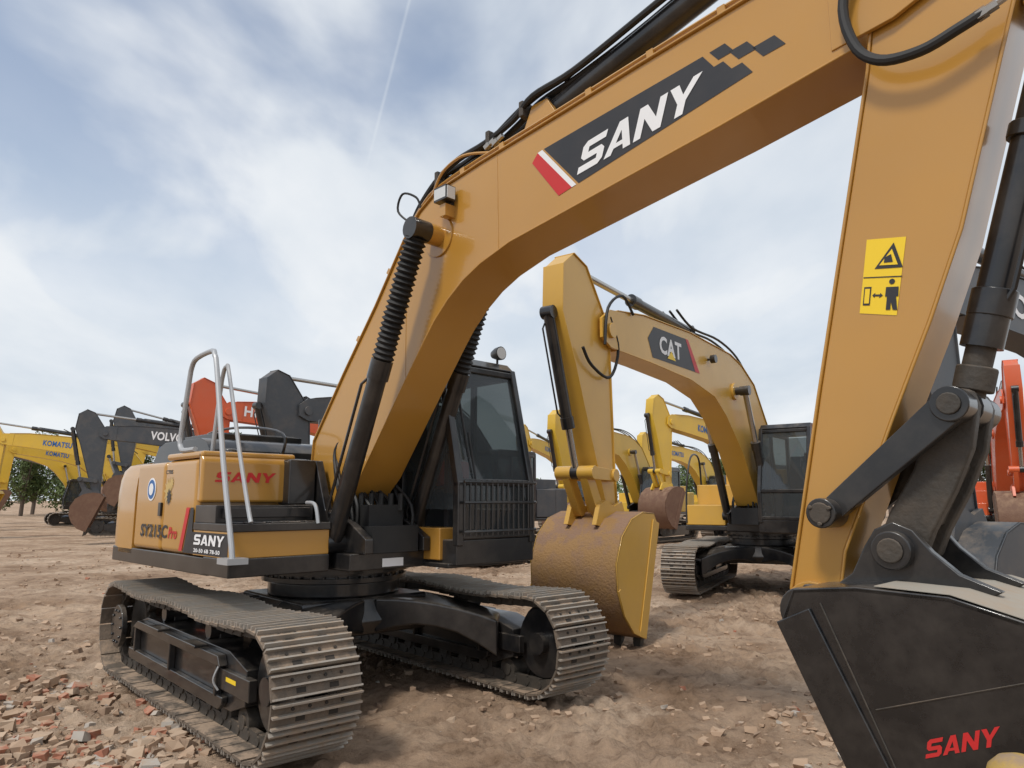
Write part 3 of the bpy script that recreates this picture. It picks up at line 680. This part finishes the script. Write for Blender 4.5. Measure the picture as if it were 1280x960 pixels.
KM=dict(txt='KOMATSU',txtcol='blue_decal',fsz=.26)
yard_exc((-18.0,35.8,0),yw(-.93,-.36),yw(-.93,-.36),'bright yellow excavator with upright arm and yellow bucket','bright_yellow_paint',db=.10,bucket='bright_yellow_paint',**KM)
yard_exc((-24.5,46,0),yw(-.72,-.69),yw(-.8,-.6),'bright yellow excavator with black cab on dirt yard','bright_yellow_paint',db=.12,**KM)
yard_exc((-28.5,49,0),yw(-.8,-.6),yw(-.8,-.6),'bright yellow excavator with raised boom near the trees','bright_yellow_paint',db=.2,**KM)
yard_exc((-20.5,53,0),yw(-.8,-.6),yw(-.8,-.6),'bright yellow excavator with raised boom in a second row','bright_yellow_paint',db=.2,**KM)
yard_exc((-15.0,50,0),yw(-.85,-.5),yw(-.85,-.5),'bright yellow excavator behind dark grey booms','bright_yellow_paint',db=.16,**KM)
yard_exc((-16.8,43.5,0),yw(-.7,-.7),yw(-.7,-.7),'bright yellow excavator between grey boomed machines','bright_yellow_paint',db=.16,**KM)
yard_exc((-33,58,0),yw(-.7,-.7),yw(-.7,-.7),'grey boomed excavator in a far row','bright_yellow_paint',db=.2,**GB)
yard_exc((-3.6,24.6,0),yw(-.75,-.66),yw(-.75,-.66),'orange red excavator parked behind a dark engine hood','orange_paint',txt='HITACHI',db=.05,fsz=.3,tx=(5.75,4.2))
yard_exc((-.7,21.2,0),yw(-.65,-.76),yw(-.65,-.76),'grey excavator with grey arm and boom','grey_paint',db=-.03,txt='VOLVO')
yard_exc((5.7,31.3,0),yw(-.6,-.8),yw(-.6,-.8),'yellow excavator with black cab standing behind a yellow bucket','bright_yellow_paint',db=.02,**KM)
yard_exc((10.1,30,0),yw(-.75,-.65),yw(-.75,-.65),'yellow excavator with raised boom and rusty bucket','bright_yellow_paint',db=.10,**KM)
yard_exc((11.5,42,0),yw(-.7,-.7),yw(-.7,-.7),'yellow excavator in a far row before the trees','bright_yellow_paint',db=.06,**KM)
yard_exc((3.8,44,0),yw(-.5,-.86),yw(-.5,-.86),'yellow excavator far off beside its neighbours','bright_yellow_paint',db=.14,**KM)
yard_exc((15.8,23.6,0),yw(-.5,-.86),yw(-.5,-.86),'orange red excavator in front of green trees','orange_paint',db=.06)
yard_exc((9.5,10.9,0),yw(-.82,-.57),yw(-.82,-.57),'grey excavator with lettered grey boom and grey bucket','grey_paint',txt='VOLVO',db=-.01,bucket='grey_paint',tx=(5.12,3.3),fsz=.30)

# ============================================================ GROUND
def axis(lo,hi,c0,c1,step,grow=1.13):
    a=[c0]
    while a[-1]<c1: a.append(a[-1]+step)
    s=step; up=[a[-1]]
    while up[-1]<hi: s*=grow; up.append(up[-1]+s)
    s=step; dn=[c0]
    while dn[-1]>lo: s*=grow; dn.append(dn[-1]-s)
    return dn[:0:-1]+a+up[1:]
xs=axis(-1500,1500,-6,6.5,.036); ysx=axis(-200,2500,2.2,12,.036)
def gh(x,y):
    d=math.hypot(x,y)
    h=.05*noise.noise(Vector((x*.35,y*.35,0)))+.035*noise.noise(Vector((x*1.3,y*1.3,3)))
    if d<45:
        k=max(.25,min(1,.7+1.6*noise.noise(Vector((x*.6,y*.6,21)))))
        h+=.03*noise.noise(Vector((x*3.7,y*3.7,7)))+k*(.095*max(0,noise.noise(Vector((x*7,y*7,9))))+.042*noise.noise(Vector((x*15,y*15,2)))+.018*noise.noise(Vector((x*27,y*27,4))))
    f=1 if d<40 else max(0,1-(d-40)/60)
    for (ax,ay,c) in ((.75,.66,9.2),(.75,.66,11.1),(.2,.98,10.6),(.2,.98,12.6),(.62,.78,6.0),(.62,.78,4.3)):
        u=ax*x+ay*y-c+.25*math.sin(x*.4)
        if abs(u)<.7:
            h-=.05*math.exp(-(u/.22)**2)*(.65+.35*math.sin((x*ay-y*ax)*28)); h+=.025*math.exp(-((abs(u)-.33)/.1)**2)
    return (h-.055)*f-.012
verts=[(x,y,gh(x,y)) for y in ysx for x in xs]
nx=len(xs); faces=[(j*nx+i,j*nx+i+1,(j+1)*nx+i+1,(j+1)*nx+i) for j in range(len(ysx)-1) for i in range(nx-1)]
me=bpy.data.meshes.new('ground'); me.from_pydata(verts,[],faces); me.polygons.foreach_set('use_smooth',[True]*len(faces))
g=bpy.data.objects.new('ground',me); COL.objects.link(g); g['kind']='structure'
m,nt,b=new_mat('dirt'); L=nt.links.new
tc=N(nt,'ShaderNodeTexCoord')
def noi(sc,det,ro=.6):
    n=N(nt,'ShaderNodeTexNoise'); n.inputs['Scale'].default_value=sc; n.inputs['Detail'].default_value=det; n.inputs['Roughness'].default_value=ro; L(tc.outputs['Object'],n.inputs['Vector']); return n
def ramp(fac,stops):
    r=N(nt,'ShaderNodeValToRGB'); el=r.color_ramp.elements
    while len(el)<len(stops): el.new(.5)
    for e_,(p,c) in zip(el,stops): e_.position=p; e_.color=(*c,1)
    L(fac,r.inputs[0]); return r
a=ramp(noi(.45,6,.65).outputs['Fac'],[(.34,(.28,.185,.12)),(.5,(.41,.29,.20)),(.66,(.54,.41,.30))])
bn=ramp(noi(6,6,.75).outputs['Fac'],[(.3,(.45,.40,.36)),(.5,(1,1,1)),(.72,(1.3,1.27,1.22))])
mx=N(nt,'ShaderNodeMixRGB',blend_type='MULTIPLY'); mx.inputs[0].default_value=.85; L(a.outputs[0],mx.inputs[1]); L(bn.outputs[0],mx.inputs[2])
dp=ramp(noi(1.1,4,.6).outputs['Fac'],[(.36,(.66,.61,.56)),(.47,(1,1,1))])
mx2=N(nt,'ShaderNodeMixRGB',blend_type='MULTIPLY'); mx2.inputs[0].default_value=.8; L(mx.outputs[0],mx2.inputs[1]); L(dp.outputs[0],mx2.inputs[2])
L(mx2.outputs[0],b.inputs['Base Color']); b.inputs['Roughness'].default_value=.92; b.inputs['Specular IOR Level'].default_value=.2
bp1=N(nt,'ShaderNodeBump'); bp1.inputs['Strength'].default_value=1.0; bp1.inputs['Distance'].default_value=.045
L(noi(14,6,.78).outputs['Fac'],bp1.inputs['Height']); L(bp1.outputs[0],b.inputs['Normal'])
me.materials.append(m)
for k,c in (('stone_tan',(.46,.34,.24)),('stone_grey',(.42,.38,.33)),('brick_chip',(.38,.15,.09)),('stone_dark',(.22,.145,.095)),('clod',(.40,.275,.185))):
    mk(k,c,.9,.7,(.44,.31,.21),scale=9)
def rocks(name,num,reg,smin,smax,mats,weights,lab):
    m=MB()
    for i in range(num):
        x,y=reg()
        s=smin+(smax-smin)*random.random()**3
        z=gh(x,y)
        fl=random.uniform(.35,.85); ry=random.uniform(0,6.28); tl=random.uniform(-.4,.4)
        R=Matrix.Rotation(ry,3,'Z')@Matrix.Rotation(tl,3,'X')
        vs=[]
        for a in (-1,1):
            for b_ in (-1,1):
                for c in (-1,1):
                    p=Vector((a*random.uniform(.5,1.1),b_*random.uniform(.4,.9),c*fl*random.uniform(.4,1)))*s
                    p=R@p; vs.append((x+p.x,y+p.y,z+p.z+s*fl*.3))
        m.add(vs,[(0,1,3,2),(4,6,7,5),(0,4,5,1),(2,3,7,6),(0,2,6,4),(1,5,7,3)],random.choices(range(len(mats)),weights)[0])
    o=m.obj(name,mats,None,smooth=False); o['kind']='stuff'; o['label']=lab; o['category']='rubble'
mats=['stone_tan','stone_grey','brick_chip','stone_dark','clod']
def r1():
    while True:
        x=random.gauss(-3.6,.9); y=random.gauss(4.9,1.1)
        if y>2.6 and (x<-2.1 or y<3.3) and noise.noise(Vector((x*1.1,y*1.1,5)))>random.uniform(-.5,.3): return x,y
rocks('rubble',4600,r1,.006,.066,mats,[4,2,3.2,2,5],'brick and stone rubble strewn on the dirt')
def r2():
    while True:
        y=2.6+24*random.random()**1.6; x=random.uniform(-.85,.85)*(y+1.5)
        if noise.noise(Vector((x*.7,y*.7,15)))>random.uniform(-.4,.5): return x,y
rocks('gravel',11000,r2,.005,.05,mats,[1.5,.5,.25,1.6,12],'loose clods and gravel scattered over the dirt yard')

# ============================================================ TREES
def leafmat(name,c):
    m,nt,b=new_mat(name); L=nt.links.new
    oi=N(nt,'ShaderNodeTexCoord'); n=N(nt,'ShaderNodeTexNoise'); n.inputs['Scale'].default_value=.9; n.inputs['Detail'].default_value=4
    L(oi.outputs['Object'],n.inputs['Vector'])
    r=N(nt,'ShaderNodeValToRGB'); r.color_ramp.elements[0].position=.3; r.color_ramp.elements[0].color=(c[0]*.6,c[1]*.6,c[2]*.6,1)
    r.color_ramp.elements[1].position=.7; r.color_ramp.elements[1].color=(c[0]*1.5,c[1]*1.4,c[2]*1.3,1)
    L(n.outputs['Fac'],r.inputs[0]); L(r.outputs[0],b.inputs['Base Color']); b.inputs['Roughness'].default_value=.8
    MAT[name]=m
leafmat('foliage',(.085,.125,.04)); mk('bark',(.12,.09,.07),.9,.1)
def crown(m,cs,nl,sz):
    for i in range(nl):
        c,r=random.choice(cs)
        d=Vector((random.gauss(0,1),random.gauss(0,1),random.gauss(0,1))).normalized()*r*random.random()**.4
        p=Vector(c)+d; a=Vector((random.gauss(0,1),random.gauss(0,1),random.gauss(0,1))).normalized()*sz*random.uniform(.5,1.2)
        b_=a.orthogonal().normalized()*a.length*.7
        m.add([p-a,p-b_*.6,p+a,p+b_*.6],[(0,1,2,3)])
protos=[]
for t in range(3):
    H=random.uniform(7.5,9); tr=MB(); tr.tube([(0,0,0),(.1,.1,H*.3),(-.1,.1,H*.6)],.2,8); cs=[]
    for k in range(15):
        a=random.random()*6.28; rr=random.uniform(.4,2.7); z=H*random.uniform(.18,.92)
        c=(rr*math.cos(a),rr*math.sin(a),z); cs.append((c,random.uniform(.9,1.6))); tr.tube([(0,0,H*.16),(c[0]*.5,c[1]*.5,(H*.16+z)/2),c],.06,5)
    cr=MB(); crown(cr,cs,4800,.21)
    pt=tr.obj('trunk',['bark'],None); pc=cr.obj('crown',['foliage'],None,smooth=False)
    protos.append((pt,pc))
tl=[(-52,78,1.0),(-47,80,1.05),(-56,86,1.05),(-43,84,.85),(-39,84,.9),(-35,80,1.1),(-60,80,.9),(-33.5,74,1.1),(-30.5,76,1.1),(-28,78,1.0),(21,88,.8),(25,92,.85),(17,95,.75),(29,90,.9),(42,64,1.1),(38,66,1.05),(46,66,1.2),(36,70,1.0),(13,100,.7),(8,105,.6)]
for i,(x,y,s) in enumerate(tl):
    e=empty('tree',(x,y,-.1),random.random()*6,'leafy green broadleaf tree at the edge of the yard','tree','trees along the edge of the yard'); e.scale=(s,s,s)
    for q in protos[i%3]:
        c=q.copy(); c.parent=e; COL.objects.link(c)
for a,b_ in protos: bpy.data.objects.remove(a); bpy.data.objects.remove(b_)
m=MB(); cs=[]
for i in range(260):
    x=random.uniform(-230,230); cs.append(((x,170+random.uniform(-8,8),random.uniform(1,6.5+2*noise.noise(Vector((x*.05,0,0))))),random.uniform(1.5,3)))
crown(m,cs,16000,.55)
o=m.obj('distant_woodland',['foliage'],None,smooth=False); o['kind']='stuff'; o['label']='distant green tree line along the horizon'; o['category']='trees'

# ============================================================ WORLD, SUN, CAMERA
D=Vector((-.35,-.55,.95)).normalized()
w=bpy.data.worlds.new('World'); scene.world=w; w.use_nodes=True
nt=w.node_tree; L=nt.links.new; bg=nt.nodes['Background']; bg.inputs[1].default_value=.15
sky=N(nt,'ShaderNodeTexSky',sky_type='NISHITA'); sky.sun_disc=False
sky.sun_elevation=math.asin(D.z); sky.sun_rotation=math.atan2(D.x,D.y); sky.air_density=1.0; sky.dust_density=1.0
tc=N(nt,'ShaderNodeTexCoord'); sp=N(nt,'ShaderNodeSeparateXYZ'); L(tc.outputs['Generated'],sp.inputs[0])
def mth(op,a,b_=None,clamp=False):
    n=N(nt,'ShaderNodeMath',operation=op,use_clamp=clamp)
    for i,v in enumerate((a,b_)):
        if v is None: continue
        if isinstance(v,(int,float)): n.inputs[i].default_value=v
        else: L(v,n.inputs[i])
    return n.outputs[0]
den=mth('ADD',mth('MAXIMUM',sp.outputs['Z'],0),.22)
cx=mth('DIVIDE',sp.outputs['X'],den); cy=mth('DIVIDE',sp.outputs['Y'],den)
cb=N(nt,'ShaderNodeCombineXYZ'); L(cx,cb.inputs[0]); L(cy,cb.inputs[1])
mp=N(nt,'ShaderNodeMapping'); mp.inputs['Rotation'].default_value=(0,0,.75); mp.inputs['Scale'].default_value=(1.0,.6,1); mp.inputs['Location'].default_value=(.3,1.1,0); L(cb.outputs[0],mp.inputs[0])
n1=N(nt,'ShaderNodeTexNoise'); n1.inputs['Scale'].default_value=1.6; n1.inputs['Detail'].default_value=6; n1.inputs['Roughness'].default_value=.47; n1.inputs['Distortion'].default_value=.3; L(mp.outputs[0],n1.inputs['Vector'])
mr=N(nt,'ShaderNodeMapRange',interpolation_type='SMOOTHSTEP'); mr.inputs[1].default_value=.39; mr.inputs[2].default_value=.57; L(n1.outputs['Fac'],mr.inputs[0])
hz=N(nt,'ShaderNodeMapRange',interpolation_type='SMOOTHSTEP'); hz.inputs[1].default_value=.14; hz.inputs[2].default_value=.50; hz.inputs[3].default_value=1; hz.inputs[4].default_value=0; L(sp.outputs['Z'],hz.inputs[0])
ex=N(nt,'ShaderNodeMapRange'); ex.inputs[1].default_value=-.05; ex.inputs[2].default_value=.25; ex.inputs[3].default_value=0; ex.inputs[4].default_value=.92; L(sp.outputs['X'],ex.inputs[0])
fac=mth('MAXIMUM',mth('MAXIMUM',mr.outputs[0],hz.outputs[0]),ex.outputs[0])
fac=mth('ADD',mth('MULTIPLY',fac,.68),.28)
def rayd(x,y):
    f=907;p=math.radians(9.1);a=(x-640)/f;u=(480-y)/f
    return Vector((a,math.cos(p)-u*math.sin(p),math.sin(p)+u*math.cos(p))).normalized()
nn=rayd(512,0).cross(rayd(458,210)).normalized()
dt=N(nt,'ShaderNodeVectorMath',operation='DOT_PRODUCT'); L(tc.outputs['Generated'],dt.inputs[0]); dt.inputs[1].default_value=nn
ct=N(nt,'ShaderNodeMapRange'); ct.inputs[1].default_value=.0002; ct.inputs[2].default_value=.0028; ct.inputs[3].default_value=.16; ct.inputs[4].default_value=0; L(mth('ABSOLUTE',dt.outputs['Value']),ct.inputs[0])
cz=N(nt,'ShaderNodeMapRange'); cz.inputs[1].default_value=.42; cz.inputs[2].default_value=.5; L(sp.outputs['Z'],cz.inputs[0])
fac=mth('ADD',fac,mth('MULTIPLY',ct.outputs[0],cz.outputs[0]),True)
n2=N(nt,'ShaderNodeTexNoise'); n2.inputs['Scale'].default_value=2.0; n2.inputs['Detail'].default_value=6; L(mp.outputs[0],n2.inputs['Vector'])
cr=N(nt,'ShaderNodeValToRGB'); cr.color_ramp.elements[0].position=.33; cr.color_ramp.elements[0].color=(.65,.72,.80,1); cr.color_ramp.elements[1].position=.62; cr.color_ramp.elements[1].color=(.87,.90,.93,1)
L(n2.outputs['Fac'],cr.inputs[0])
sc_=N(nt,'ShaderNodeVectorMath',operation='SCALE'); L(cr.outputs[0],sc_.inputs[0]); sc_.inputs['Scale'].default_value=1/.15
mx=N(nt,'ShaderNodeMixRGB'); L(fac,mx.inputs[0]); L(sky.outputs[0],mx.inputs[1]); L(sc_.outputs[0],mx.inputs[2])
L(mx.outputs[0],bg.inputs[0])
sl=bpy.data.lights.new('sun','SUN'); sl.energy=2.3; sl.angle=math.radians(9); sl.color=(1,.96,.89)
so=bpy.data.objects.new('sun',sl); COL.objects.link(so); so.rotation_euler=D.to_track_quat('Z','Y').to_euler()
cd=bpy.data.cameras.new('camera'); cd.sensor_width=36; cd.lens=907/1280*36; cd.clip_end=5000; cd.clip_start=.05
co=bpy.data.objects.new('camera',cd); COL.objects.link(co); co.location=(0,0,1.64); co.rotation_euler=(math.radians(99.1),0,0)
scene.camera=co
